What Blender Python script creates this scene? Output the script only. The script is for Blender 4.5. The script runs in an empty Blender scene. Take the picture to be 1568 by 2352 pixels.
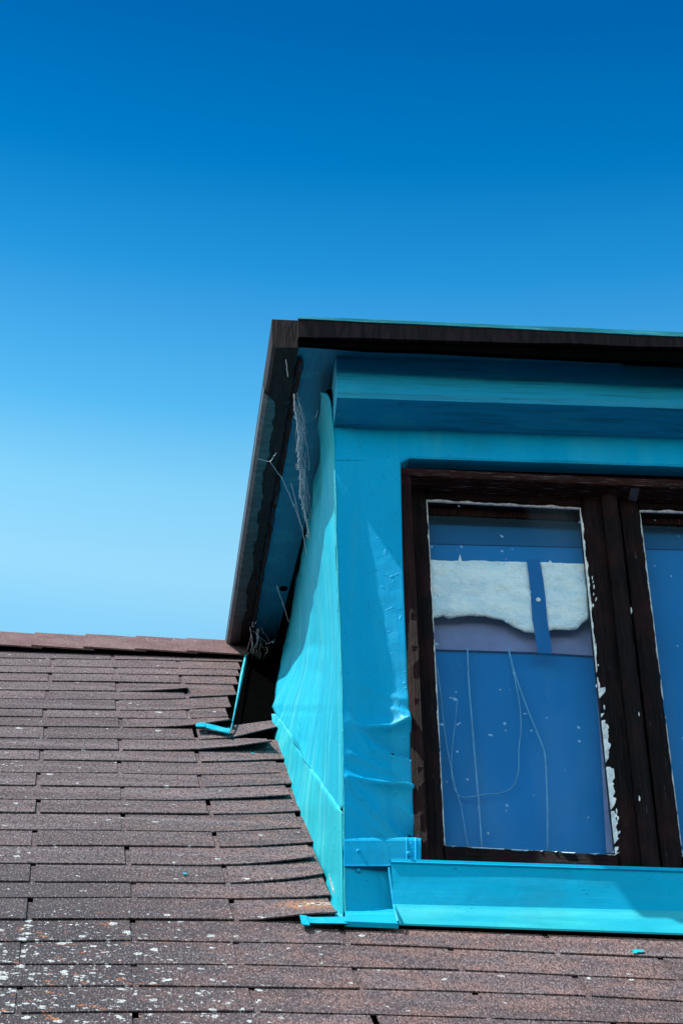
import bpy, math, random
from mathutils import Vector, Matrix, noise

sc = bpy.context.scene
# ------------------------------------------------------------------ camera
# picture measured on a 1568 x 2352 grid; F is the focal length in those pixels
F, VX, UX = 6500.0, -150.0, -400.0
Zc = Vector((VX, 6751, -F)).normalized()
Xc = Vector((1, -(VX-UX)/6142, (6751*UX-609*VX)/(6142*F))).normalized()
Yc = Zc.cross(Xc)
RW = Matrix((Xc, Yc, Zc))                     # camera axes -> world axes (rows)
D0 = 6500/1427.0
CAM = -(RW @ (Vector(((793-784)/F, (1176-2115)/F, -1))*D0))
cd = bpy.data.cameras.new('camera'); cam = bpy.data.objects.new('camera', cd)
sc.collection.objects.link(cam); sc.camera = cam
cam.matrix_world = Matrix.Translation(CAM) @ RW.to_4x4()
cd.sensor_fit = 'HORIZONTAL'; cd.sensor_width = 36; cd.lens = F/1568*36
cd.clip_start = 0.05; cd.clip_end = 2000

# ------------------------------------------------------------------ sky and sun
SUN = Vector((-0.505, -0.095, 1.0)).normalized()
SUN_EL = math.asin(SUN.z); SUN_AZ = math.atan2(SUN.x, SUN.y)
w = bpy.data.worlds.new('World'); sc.world = w; w.use_nodes = True
nt = w.node_tree; nt.nodes.clear()
wo = nt.nodes.new('ShaderNodeOutputWorld'); bg = nt.nodes.new('ShaderNodeBackground')
st = nt.nodes.new('ShaderNodeTexSky'); st.sky_type = 'NISHITA'; st.sun_disc = False
st.sun_elevation = SUN_EL; st.sun_rotation = SUN_AZ
st.air_density = 1.0; st.dust_density = 0.3; st.ozone_density = 2.0
tc = nt.nodes.new('ShaderNodeTexCoord'); sp = nt.nodes.new('ShaderNodeSeparateXYZ')
nt.links.new(tc.outputs['Generated'], sp.inputs[0])
rp = nt.nodes.new('ShaderNodeValToRGB')
tl = nt.nodes.new('ShaderNodeMath'); tl.operation = 'MULTIPLY_ADD'; nt.links.new(sp.outputs['X'], tl.inputs[0]); tl.inputs[1].default_value = .045
nt.links.new(sp.outputs['Z'], tl.inputs[2]); nt.links.new(tl.outputs[0], rp.inputs[0])
SKYRAMP = [(0.0, (2.4, 2.0, 1.5)), (0.35, (1.5, 1.65, 1.32)), (0.6, (1.081, 1.668, 1.334)), (0.6614, (1.081, 1.668, 1.334)), (0.6772, (1.404, 1.846, 1.378)), (0.6993, (1.007, 1.688, 1.344)), (0.7208, (0.389, 1.275, 1.264)), (0.7443, (0.178, 0.93, 1.092)), (0.7544, (0.072, 0.807, 1.032)), (0.7788, (0.0, 0.546, 0.825)), (0.8089, (0.0, 0.364, 0.649)), (1.0, (0.0, 0.328, 0.584))]
er = rp.color_ramp
while len(er.elements) > 1: er.elements.remove(er.elements[-1])
er.elements[0].position = SKYRAMP[0][0]; er.elements[0].color = (*SKYRAMP[0][1], 1)
for p, c in SKYRAMP[1:]:
    e = er.elements.new(p); e.color = (*c, 1)
mx = nt.nodes.new('ShaderNodeVectorMath'); mx.operation = 'MULTIPLY'
nt.links.new(st.outputs[0], mx.inputs[0]); nt.links.new(rp.outputs[0], mx.inputs[1])
nt.links.new(mx.outputs[0], bg.inputs[0]); bg.inputs[1].default_value = 0.15
nt.links.new(bg.outputs[0], wo.inputs[0])
sl = bpy.data.lights.new('sun', 'SUN'); sl.energy = 5.0; sl.angle = math.radians(.53); sl.color = (1, .96, .89)
so = bpy.data.objects.new('sun', sl); sc.collection.objects.link(so)
so.rotation_euler = SUN.to_track_quat('Z', 'Y').to_euler(); so.location = (-3, -2, 6)
sc.view_settings.view_transform = 'Standard'; sc.view_settings.look = 'None'
sc.view_settings.exposure = 0.55; sc.view_settings.gamma = 1; sc.view_settings.use_curve_mapping = False

# ------------------------------------------------------------------ projection of measured points onto real planes
def ray(x, y): return RW @ Vector(((x-784)/F, (1176-y)/F, -1))
def hit(x, y, p, n):
    r = ray(x, y); n = Vector(n); return CAM + r*((Vector(p)-CAM).dot(n)/r.dot(n))
def onY(x, y, c): return hit(x, y, (0, c, 0), (0, 1, 0))
U = (RW @ Vector((UX, 609, -F))).normalized()        # up the main roof
NR = Vector((1, 0, 0)).cross(U).normalized()         # out of the main roof
def roof(x, y, h=0): return hit(x, y, NR*h, NR)
SO = .52
def soff(x, y, z0=1.285): return hit(x, y, (0, 0, z0), (0, -SO, 1))
def ck(x, y, d=0): return hit(x, y, (-d, 0, 0), (1, .023, 0))
def RP(X, wv, h=0): return Vector((X, 0, 0)) + U*wv + NR*h
def rc(px, py, h=0):
    p = roof(px, py, h); return p.x, (p-NR*h).dot(U)
def lerp_pts(pts, x):
    if x <= pts[0][0]: return pts[0][1]
    for (a, b), (c, d) in zip(pts, pts[1:]):
        if x <= c: return b+(d-b)*(x-a)/(c-a)
    return pts[-1][1]
def zline(A, B, y):
    a, b = onY(*A, y), onY(*B, y)
    return lambda x: a.z+(b.z-a.z)*(x-a.x)/(b.x-a.x)
MID = ((onY(1332, 1168, .058).x+onY(1411, 1962, .058).x)/2+(onY(1467, 1170, .058).x+onY(1565, 1955, .058).x)/2)/2; RX = 2*MID
def mir(v): return Vector((RX-v.x, v.y, v.z))

# ------------------------------------------------------------------ materials
def N_(nt, t, **k):
    n = nt.nodes.new(t)
    for a, b in k.items(): setattr(n, a, b)
    return n
class Mat:
    def __init__(s, name, rough=.6, spec=.4):
        s.m = bpy.data.materials.new(name); s.m.use_nodes = True; s.t = s.m.node_tree
        s.b = s.t.nodes['Principled BSDF']; s.b.inputs['Roughness'].default_value = rough
        s.b.inputs['Specular IOR Level'].default_value = spec
        s.pos = N_(s.t, 'ShaderNodeNewGeometry').outputs['Position']
    def lk(s, a, b): s.t.links.new(a, b)
    def vec(s, sx=1, sy=1, sz=1, src=None):
        n = N_(s.t, 'ShaderNodeVectorMath', operation='MULTIPLY'); s.lk(src or s.pos, n.inputs[0]); n.inputs[1].default_value = (sx, sy, sz); return n.outputs[0]
    def noise(s, scale, detail=3, rough=.55, vec=None, out='Fac', dist=0):
        n = N_(s.t, 'ShaderNodeTexNoise'); n.inputs['Scale'].default_value = scale; n.inputs['Detail'].default_value = detail
        n.inputs['Roughness'].default_value = rough; n.inputs['Distortion'].default_value = dist; s.lk(vec or s.pos, n.inputs['Vector']); return n.outputs[out]
    def math(s, op, a, b=0, c=0, clamp=False):
        n = N_(s.t, 'ShaderNodeMath', operation=op, use_clamp=clamp)
        for i, v in enumerate((a, b, c)):
            if isinstance(v, (int, float)): n.inputs[i].default_value = v
            else: s.lk(v, n.inputs[i])
        return n.outputs[0]
    def step(s, v, a, b, lo=0, hi=1):
        n = N_(s.t, 'ShaderNodeMapRange', interpolation_type='SMOOTHSTEP'); s.lk(v, n.inputs[0])
        for i, q in enumerate((a, b, lo, hi)): n.inputs[i+1].default_value = q
        return n.outputs[0]
    def mix(s, f, a, b, mode='MIX'):
        n = N_(s.t, 'ShaderNodeMix', data_type='RGBA', blend_type=mode)
        for i, v in ((0, f), (6, a), (7, b)):
            if isinstance(v, (int, float)): n.inputs[i].default_value = v
            elif isinstance(v, tuple): n.inputs[i].default_value = (*v, 1)
            else: s.lk(v, n.inputs[i])
        return n.outputs[2]
    def col(s, v):
        if isinstance(v, tuple): s.b.inputs['Base Color'].default_value = (*v, 1)
        else: s.lk(v, s.b.inputs['Base Color'])
    def bump(s, v, dist, strength=1, prev=None):
        n = N_(s.t, 'ShaderNodeBump'); n.inputs['Distance'].default_value = dist; n.inputs['Strength'].default_value = strength
        s.lk(v, n.inputs['Height'])
        if prev: s.lk(prev, n.inputs['Normal'])
        s.lk(n.outputs[0], s.b.inputs['Normal']); return n.outputs[0]
    def sep(s, v=None):
        n = N_(s.t, 'ShaderNodeSeparateXYZ'); s.lk(v or s.pos, n.inputs[0]); return n.outputs

CY = (.0, .36, .50)
# sheet metal painted cyan
def paint(name, base=CY, streak=.35, vdir=(60, 60, 4), blist=True):
    m = Mat(name, .5, .08)
    st_ = m.noise(1, 4, .6, m.vec(*vdir))
    big = m.noise(7, 3); wide = m.noise(1, 3, .5, m.vec(vdir[0]*.35, vdir[1]*.35, vdir[2]*.3))
    c = m.mix(m.step(st_, .45, .75, 0, streak), base, (.035, .50, .53))
    c = m.mix(m.step(wide, .5, .66, 0, streak*1.1), c, (.075, .50, .54))
    c = m.mix(m.step(big, .4, .7, 0, .35), c, (.0, .30, .50))
    specks = m.noise(160, 2, .6)
    c = m.mix(m.step(specks, .70, .74, 0, .55), c, (.02, .12, .18))
    gr_ = m.math('MULTIPLY', m.step(m.noise(1, 4, .75, m.vec(120, 120, 300)), .60, .68), m.step(m.noise(16, 3), .48, .62))
    c = m.mix(m.math('MULTIPLY', gr_, .75), c, (.0, .06, .10))
    dirt = m.step(m.noise(5, 4, .7), .52, .75, 0, .3); c = m.mix(dirt, c, (.02, .20, .27))
    m.col(c)
    m.lk(m.step(st_, .3, .7, .38, .58), m.b.inputs['Roughness'])
    n1 = m.bump(m.noise(9, 3, .6), .006, .5)
    n2 = m.bump(m.noise(1, 3, .6, m.vec(vdir[0]*4, vdir[1]*4, vdir[2]*3)), .0006, .5, n1)
    if blist: m.bump(m.step(m.noise(75, 2, .5), .62, .72), .001, .6, n2)
    return m.m
# wood painted cyan, grain raised; g = scale triple small along the grain
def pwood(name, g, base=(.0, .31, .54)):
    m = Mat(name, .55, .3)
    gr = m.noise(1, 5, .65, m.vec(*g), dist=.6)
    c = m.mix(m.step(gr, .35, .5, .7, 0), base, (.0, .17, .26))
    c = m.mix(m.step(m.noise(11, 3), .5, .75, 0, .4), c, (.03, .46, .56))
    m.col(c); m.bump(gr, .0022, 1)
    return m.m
def darkwood(name, g, base=(.014, .007, .008), chips=0.0):
    m = Mat(name, .7, .12)
    gr = m.noise(1, 6, .7, m.vec(*g), dist=.4)
    c = m.mix(m.step(gr, .42, .6), tuple(b*.22 for b in base), base)
    c = m.mix(m.step(m.noise(14, 3), .4, .8, 0, .9), c, (.034, .009, .009))
    g2 = m.noise(1, 3, .6, m.vec(g[0]*2.2, g[1]*2.2, g[2]*2.2))
    c = m.mix(m.step(g2, .69-chips, .73-chips, 0, .6), c, (.26, .21, .21))
    m.col(c); m.bump(gr, .007, 1)
    return m.m
M = {}
M['sheet'] = paint('cyan_painted_sheet')
M['sheet_low'] = paint('cyan_painted_flashing', (.01, .37, .45), .5)
M['apron'] = paint('cyan_painted_apron', (.0, .37, .60), .08, (3, 60, 60), False)
M['ledge'] = paint('cyan_painted_ledge', (.02, .38, .44), .5, (6, 40, 40), False)
M['front'] = paint('cyan_painted_casing', (.0, .345, .64), .1, (50, 50, 5))
M['beamw'] = pwood('cyan_painted_beam', (5, 60, 140))
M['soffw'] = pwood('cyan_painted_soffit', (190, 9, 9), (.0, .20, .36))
M['dark_v'] = darkwood('brown_black_wood_upright', (260, 260, 9))
M['dark_h'] = darkwood('brown_black_wood_level', (9, 220, 260))
M['head'] = darkwood('worn_red_brown_wood', (12, 220, 260), (.06, .017, .013), .09)
M['jamb'] = darkwood('worn_red_brown_upright', (260, 260, 9), (.035, .009, .008), .0)
# shingles
m = Mat('asphalt_shingle', .92, .12)
s_ = m.sep()
wv = m.math('ADD', m.math('MULTIPLY', s_[1], U.y), m.math('MULTIPLY', s_[2], U.z))
cx = N_(m.t, 'ShaderNodeCombineXYZ'); m.lk(s_[0], cx.inputs[0]); m.lk(wv, cx.inputs[1]); P2 = cx.outputs[0]
PG = m.vec(330, 85, 1, P2); gran = m.noise(1, 2, .8, PG); gran2 = m.noise(.45, 2, .6, PG); blot = m.noise(9, 4, .6, P2); streaky = m.noise(1, 3, .6, m.vec(3, 30, 1, P2))
c = m.mix(m.step(blot, .35, .65), (.118, .080, .084), (.160, .114, .118))
oi = N_(m.t, 'ShaderNodeObjectInfo'); tv = m.step(oi.outputs['Random'], 0, 1, .80, 1.16)
cc = N_(m.t, 'ShaderNodeVectorMath', operation='SCALE'); m.lk(c, cc.inputs[0]); m.lk(tv, cc.inputs['Scale']); c = cc.outputs[0]
bandn = m.noise(1, 2, .5, m.vec(1.2, 21, 1, P2)); c = m.mix(m.step(bandn, .50, .72, 0, .6), c, (.235, .185, .19)); c = m.mix(m.step(bandn, .46, .30, 0, .55), c, (.085, .058, .060))
c = m.mix(m.step(streaky, .45, .7, 0, .4), c, (.15, .125, .14))
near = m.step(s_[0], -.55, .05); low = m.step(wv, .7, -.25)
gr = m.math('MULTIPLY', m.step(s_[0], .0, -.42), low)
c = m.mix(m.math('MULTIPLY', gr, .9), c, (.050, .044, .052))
warm = m.math('MULTIPLY', near, m.step(m.noise(13, 3, .6, P2),   .42, .62, 0, .42))
c = m.mix(warm, c, (.30, .155, .125))
strip = m.math('MULTIPLY', m.step(s_[0], -.05, .05), m.step(wv, -.13, -.06))
c = m.mix(m.math('MULTIPLY', strip, .35), c, (.38, .19, .14))
c = m.mix(m.step(gran, .50, .34, 0, .85), c, (.022, .018, .022))
c = m.mix(m.step(gran, .55, .70, 0, .75), c, (.46, .385, .395))
c = m.mix(m.step(gran2, .50, .36, 0, .65), c, (.04, .03, .035))
wob = m.noise(60, 3, .6, P2, 'Color')
va = N_(m.t, 'ShaderNodeVectorMath', operation='MULTIPLY_ADD'); m.lk(wob, va.inputs[0]); va.inputs[1].default_value = (.018, .018, 0); m.lk(m.vec(1, .7, 1, P2), va.inputs[2])
def spots(scale, rmax, keep, seed):
    v = N_(m.t, 'ShaderNodeTexVoronoi', voronoi_dimensions='2D'); v.inputs['Scale'].default_value = scale
    o = N_(m.t, 'ShaderNodeVectorMath', operation='ADD'); m.lk(va.outputs[0], o.inputs[0]); o.inputs[1].default_value = (seed, seed*1.7, 0); m.lk(o.outputs[0], v.inputs['Vector'])
    cs = m.sep(v.outputs['Color'])
    r = m.math('MULTIPLY', m.math('MULTIPLY', cs[0], cs[0]), rmax)
    on = m.math('LESS_THAN', cs[1], keep)
    return m.math('MULTIPLY', m.step(m.math('SUBTRACT', r, v.outputs['Distance']), -.01, .05), on)
dens = m.math('ADD', .02, m.math('MULTIPLY', m.math('MULTIPLY', m.step(s_[0], .05, -.55), m.step(wv, .12, -.40)), .85))
dens = m.math('ADD', dens, m.math('MULTIPLY', m.step(s_[0], -.1, -.6), .03))
sp1 = spots(46, .36, dens, 3.1); sp2 = spots(110, .40, m.math('MULTIPLY', dens, .7), 8.7); sp3 = spots(16, .2, m.math('MULTIPLY', m.step(wv, .35, -.3), m.math('MULTIPLY', dens, .4)), 1.3)
lich = m.math('MAXIMUM', m.math('MAXIMUM', sp1, sp2), sp3)
c = m.mix(m.math('MULTIPLY', lich, .82), c, m.mix(m.step(gran, .35, .65), (.30, .31, .32), (.70, .71, .69)))
orange = m.math('MULTIPLY', m.step(m.noise(30, 4, .7, P2), .60, .64), m.math('MULTIPLY', m.step(s_[0], -.2, -.45), m.step(wv, 0.1, -.3)))
c = m.mix(m.math('MULTIPLY', orange, .8), c, (.42, .15, .05))
def patch(px, py, rx, ry):           # one rusty orange lichen patch with its own shape
    X0, w0 = rc(px, py, .006)
    dx = m.math('DIVIDE', m.math('SUBTRACT', s_[0], X0), rx); dw = m.math('DIVIDE', m.math('SUBTRACT', wv, w0), ry)
    r = m.math('ADD', m.math('MULTIPLY', dx, dx), m.math('MULTIPLY', dw, dw))
    return m.math('MULTIPLY', m.step(r, 1.2, .2), m.step(m.noise(110, 3, .7, P2), .47, .55))
c = m.mix(m.math('MULTIPLY', patch(715, 2078, .060, .055), .85), c, (.46, .19, .07))
c = m.mix(m.math('MULTIPLY', patch(735, 2076, .035, .022), .8), c, (.62, .52, .44))
m.col(c)
n1 = m.bump(gran, .0045, 1); m.bump(lich, .001, .6, n1)
M['shingle'] = m.m
# ridge caps a touch redder
m = Mat('ridge_shingle', .92, .12)
gran = m.noise(1, 2, .8, m.vec(330, 200, 90)); gran2 = m.noise(120, 2, .6)
c = m.mix(m.step(m.noise(12, 3), .35, .65), (.130, .070, .070), (.170, .100, .098))
c = m.mix(m.step(gran, .46, .30, 0, .7), c, (.04, .02, .025)); c = m.mix(m.step(gran, .56, .70, 0, .6), c, (.46, .33, .33)); c = m.mix(m.step(gran2, .72, .76), c, (.7, .7, .7))
m.col(c); m.bump(gran, .0016, 1); M['ridge'] = m.m
def plain(name, c, rough=.8, spec=.3, ns=40, var=.35, bd=.001):
    m = Mat(name, rough, spec); k = m.noise(ns, 4, .6)
    m.col(m.mix(m.step(k, .3, .7), tuple(x*(1-var) for x in c), c)); m.bump(k, bd, 1); return m.m
M['tar'] = plain('tar_paper', (.002, .002, .002), 1, .0)
M['void'] = plain('shade_black', (.002, .002, .002), 1, .0)  # near-black that paints deep shade into gaps and recesses
# roof edge: brown-black felt and paint, with bare grey zinc showing
m = Mat('peeling_roof_edge', .7, .12)
k = m.noise(1, 4, .6, m.vec(90, 12, 12)); c = m.mix(m.step(k, .3, .7), (.005, .003, .0035), (.024, .013, .015)); m.col(c); m.bump(k, .002, 1); M['edge'] = m.m
m = Mat('bare_zinc', .5, .3); k = m.noise(1, 4, .6, m.vec(30, 55, 55)); k2 = m.noise(30, 3)
c = m.mix(m.step(k, .3, .7), (.02, .026, .034), (.075, .092, .11)); c = m.mix(m.step(k2, .60, .64), c, (.03, .022, .024)); m.col(c); m.bump(k2, .001, 1); M['zinc'] = m.m
m = Mat('drip_edge_paint', .5, .4); k = m.noise(1, 4, .7, m.vec(14, 300, 300))
c = m.mix(m.step(k, .50, .58), (.01, .26, .32), (.03, .36, .42)); c = m.mix(m.step(k, .60, .66), c, (.38, .34, .34)); m.col(c); M['drip'] = m.m
m = Mat('old_putty', .8, .2); k = m.noise(90, 3, .6); m.col(m.mix(m.step(k, .35, .6), (.60, .60, .62), (.90, .88, .87))); m.bump(k, .001, 1); M['putty'] = m.m
M['blue'] = plain('blue_sky_reflection', (.0, .175, .48), .75, .2, 6, .1, .0003)
M['blue2'] = plain('blue_soffit_reflection', (.0, .10, .28), .75, .2, 6, .1, .0003)
M['blue3'] = plain('deep_blue_shadow', (.0, .12, .36), .75, .2, 6, .1, .0003)
M['mauve'] = plain('mauve_board', (.22, .24, .44), .8, .2, 30, .2)
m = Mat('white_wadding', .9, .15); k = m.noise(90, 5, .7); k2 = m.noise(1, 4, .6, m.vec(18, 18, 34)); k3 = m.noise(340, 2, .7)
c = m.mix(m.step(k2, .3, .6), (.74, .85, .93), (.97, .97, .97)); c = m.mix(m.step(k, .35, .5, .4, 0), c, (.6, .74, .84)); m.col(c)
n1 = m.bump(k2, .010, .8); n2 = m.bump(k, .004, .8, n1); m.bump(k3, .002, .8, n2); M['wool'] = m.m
M['cord'] = plain('pale_cord', (.14, .42, .74), .8, .2)
m = Mat('spider_silk', .6, .4); m.col((.92, .90, .92)); m.b.inputs['Subsurface Weight'].default_value = 0; M['silk'] = m.m
M['caulk'] = plain('grey_sealant', (.36, .46, .48), .9, .1, 120, .6, .003)
M['steel'] = plain('grey_bolt', (.16, .15, .17), .5, .5)
M['white'] = plain('white_dot', (.85, .88, .9))
M['ground'] = plain('gravel_ground', (.045, .05, .062), .95, .1, 3, .5, .02)
M['wall'] = plain('pale_render', (.42, .40, .36), .9, .2, 25, .2, .003)
M['gable'] = M['wall']
# glass
m = bpy.data.materials.new('window_glass'); m.use_nodes = True; t = m.node_tree; t.nodes.clear()
o = t.nodes.new('ShaderNodeOutputMaterial'); a = t.nodes.new('ShaderNodeBsdfTransparent'); a.inputs[0].default_value = (.90, .96, .98, 1)
g = t.nodes.new('ShaderNodeBsdfGlossy'); g.inputs['Roughness'].default_value = .02; d = t.nodes.new('ShaderNodeBsdfDiffuse'); d.inputs[0].default_value = (.40, .66, .88, 1)
fg = t.nodes.new('ShaderNodeNewGeometry'); dt = t.nodes.new('ShaderNodeVectorMath'); dt.operation = 'DOT_PRODUCT'
t.links.new(fg.outputs['Incoming'], dt.inputs[0]); t.links.new(fg.outputs['Normal'], dt.inputs[1])
ab = t.nodes.new('ShaderNodeMath'); ab.operation = 'ABSOLUTE'; t.links.new(dt.outputs['Value'], ab.inputs[0])
om = t.nodes.new('ShaderNodeMath'); om.operation = 'SUBTRACT'; om.inputs[0].default_value = 1; t.links.new(ab.outputs[0], om.inputs[1])
pw = t.nodes.new('ShaderNodeMath'); pw.operation = 'POWER'; t.links.new(om.outputs[0], pw.inputs[0]); pw.inputs[1].default_value = 5
fr = t.nodes.new('ShaderNodeMath'); fr.operation = 'MULTIPLY_ADD'; t.links.new(pw.outputs[0], fr.inputs[0]); fr.inputs[1].default_value = .92; fr.inputs[2].default_value = .045
x1 = t.nodes.new('ShaderNodeMixShader'); x2 = t.nodes.new('ShaderNodeMixShader')
mm = t.nodes.new('ShaderNodeMath'); mm.operation = 'MULTIPLY'; mm.inputs[1].default_value = .5; t.links.new(fr.outputs[0], mm.inputs[0])
geo = t.nodes.new('ShaderNodeNewGeometry'); nz = t.nodes.new('ShaderNodeTexNoise'); nz.inputs['Scale'].default_value = 75; nz.inputs['Detail'].default_value = 1
t.links.new(geo.outputs['Position'], nz.inputs['Vector'])
nz2 = t.nodes.new('ShaderNodeTexNoise'); nz2.inputs['Scale'].default_value = 1; nz2.inputs['Detail'].default_value = 4
sv = t.nodes.new('ShaderNodeVectorMath'); sv.operation = 'MULTIPLY'; sv.inputs[1].default_value = (9, 9, 3); t.links.new(geo.outputs['Position'], sv.inputs[0]); t.links.new(sv.outputs[0], nz2.inputs['Vector'])
mr = t.nodes.new('ShaderNodeMapRange'); mr.interpolation_type = 'SMOOTHSTEP'; t.links.new(nz.outputs[0], mr.inputs[0])
for i, q in enumerate((.74, .78, .0, .5)): mr.inputs[i+1].default_value = q
mr2 = t.nodes.new('ShaderNodeMapRange'); mr2.interpolation_type = 'SMOOTHSTEP'; t.links.new(nz2.outputs[0], mr2.inputs[0])
for i, q in enumerate((.5, .8, .0, .05)): mr2.inputs[i+1].default_value = q
md = t.nodes.new('ShaderNodeMath'); md.operation = 'MAXIMUM'; t.links.new(mr.outputs[0], md.inputs[0]); t.links.new(mr2.outputs[0], md.inputs[1])
t.links.new(mm.outputs[0], x1.inputs[0]); t.links.new(a.outputs[0], x1.inputs[1]); t.links.new(g.outputs[0], x1.inputs[2])
t.links.new(md.outputs[0], x2.inputs[0]); t.links.new(x1.outputs[0], x2.inputs[1]); t.links.new(d.outputs[0], x2.inputs[2]); t.links.new(x2.outputs[0], o.inputs[0])
M['glass'] = m

# ------------------------------------------------------------------ object helpers
COL = sc.collection
def tag(o, label=None, cat=None, group=None, kind=None):
    for k, v in (('label', label), ('category', cat), ('group', group), ('kind', kind)):
        if v: o[k] = v
    return o
def empty(name, loc, label, cat, group=None):
    o = bpy.data.objects.new(name, None); COL.objects.link(o); o.location = loc; o.empty_display_size = .1
    return tag(o, label, cat, group)
def mesh(name, vs, fs, mat, parent=None, smooth=False, mats=None, label=None):
    vs = [Vector(v) for v in vs]
    org = sum(vs, Vector())/len(vs)
    me = bpy.data.meshes.new(name); me.from_pydata([v-org for v in vs], [], fs); me.update()
    me.materials.append(M[mat] if isinstance(mat, str) else mat)
    if smooth:
        for p in me.polygons: p.use_smooth = True
    o = bpy.data.objects.new(name, me); COL.objects.link(o)
    if parent is None: o.location = org
    else:
        o.parent = parent
        base = Vector(parent.get('wloc', parent.location)); o.location = org-base
    o['wloc'] = org[:]
    if label: o['label'] = label
    return o
def hexa(b, t):            # two matching quads -> closed block
    n = len(b); fs = [tuple(range(n))[::-1], tuple(range(n, 2*n))]
    fs += [(i, (i+1) % n, n+(i+1) % n, n+i) for i in range(n)]
    return list(b)+list(t), fs
def prism(name, poly, d, mat, parent=None, **k):
    d = Vector(d); vs, fs = hexa(poly, [Vector(p)+d for p in poly]); return mesh(name, vs, fs, mat, parent, **k)
def box(name, a, b, mat, parent=None, **k):
    (x0, y0, z0), (x1, y1, z1) = a, b
    return prism(name, [(x0, y0, z0), (x1, y0, z0), (x1, y1, z0), (x0, y1, z0)], (0, 0, z1-z0), mat, parent, **k)
def grid(rows):
    n = len(rows[0]); vs = [p for r in rows for p in r]; fs = []
    for j in range(len(rows)-1):
        for i in range(n-1): fs.append((j*n+i, j*n+i+1, (j+1)*n+i+1, (j+1)*n+i))
    return vs, fs
def tubes(paths, sides=4):
    vs, fs = [], []
    for pts, r in paths:
        pts = [Vector(p) for p in pts]; n0 = len(vs)
        for i, p in enumerate(pts):
            t = (pts[min(i+1, len(pts)-1)]-pts[max(i-1, 0)]).normalized()
            a = t.cross(Vector((.3, .8, .5))).normalized(); b = t.cross(a)
            rr = r[i] if isinstance(r, (list, tuple)) else r
            for k in range(sides):
                th = 2*math.pi*k/sides; vs.append(p+(a*math.cos(th)+b*math.sin(th))*rr)
        for i in range(len(pts)-1):
            for k in range(sides):
                k2 = (k+1) % sides; fs.append((n0+i*sides+k, n0+i*sides+k2, n0+(i+1)*sides+k2, n0+(i+1)*sides+k))
        fs.append(tuple(n0+k for k in range(sides))[::-1]); fs.append(tuple(n0+(len(pts)-1)*sides+k for k in range(sides)))
    return vs, fs
def solidify(o, th, off=-1):
    md = o.modifiers.new('thickness', 'SOLIDIFY'); md.thickness = th; md.offset = off
def flip(fs): return [tuple(reversed(f)) for f in fs]
rnd = random.Random(7)
def nz3(x, y, z, s): return noise.noise(Vector((x*s, y*s, z*s)))

# ------------------------------------------------------------------ ground and house below
GZ = CAM.z-1.62
g = mesh('ground', [(-600, -600, GZ), (600, -600, GZ), (600, 600, GZ), (-600, 600, GZ)], [(0, 1, 2, 3)], 'ground'); tag(g, 'grey gravel ground far below the roof', None, None, 'structure')
RIDGE_W = rc(265, 1484, .0)[1]
XL, XR = -1.75, 2.6; WE = -1.05
RT = RP(0, RIDGE_W)
eave = RP(0, WE)
hw = prism('house_wall', [(XL+.12, eave.y+.15, GZ), (XR-.12, eave.y+.15, GZ), (XR-.12, 2*RT.y-eave.y-.15, GZ), (XL+.12, 2*RT.y-eave.y-.15, GZ)], (0, 0, eave.z-.08-GZ+.05), 'wall')
tag(hw, 'pale rendered wall of the house under the shingle roof', None, None, 'structure')

# ------------------------------------------------------------------ main roof
RO = empty('shingle_roof', (0, eave.y, eave.z), 'steep roof of brownish grey asphalt shingles with lichen, around the cyan dormer', 'roof')
mesh('roof_deck', *hexa([RP(XL, WE, -.05), RP(XR, WE, -.05), RP(XR, RIDGE_W, -.05), RP(XL, RIDGE_W, -.05)],
     [RP(XL, WE, -.005), RP(XR, WE, -.005), RP(XR, RIDGE_W, -.005), RP(XL, RIDGE_W, -.005)]), 'tar', RO)
U2 = Vector((0, U.y, -U.z)); b0 = RP(0, RIDGE_W, -.005)
mesh('rear_slope', *hexa([Vector((XL, b0.y, b0.z)), Vector((XR, b0.y, b0.z)), Vector((XR, b0.y, b0.z))+U2*4.0, Vector((XL, b0.y, b0.z))+U2*4.0],
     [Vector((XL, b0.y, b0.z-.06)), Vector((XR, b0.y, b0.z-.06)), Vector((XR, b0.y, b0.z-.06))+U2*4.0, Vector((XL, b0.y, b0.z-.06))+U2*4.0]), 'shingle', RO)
for x0 in (XL+.13, XR-.23):
    prism('gable', [(x0, eave.y+.2, eave.z-.1), (x0, 2*RT.y-eave.y-.2, eave.z-.1), (x0, RT.y, RT.z-.12)], (.1, 0, 0), 'gable', RO)
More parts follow.
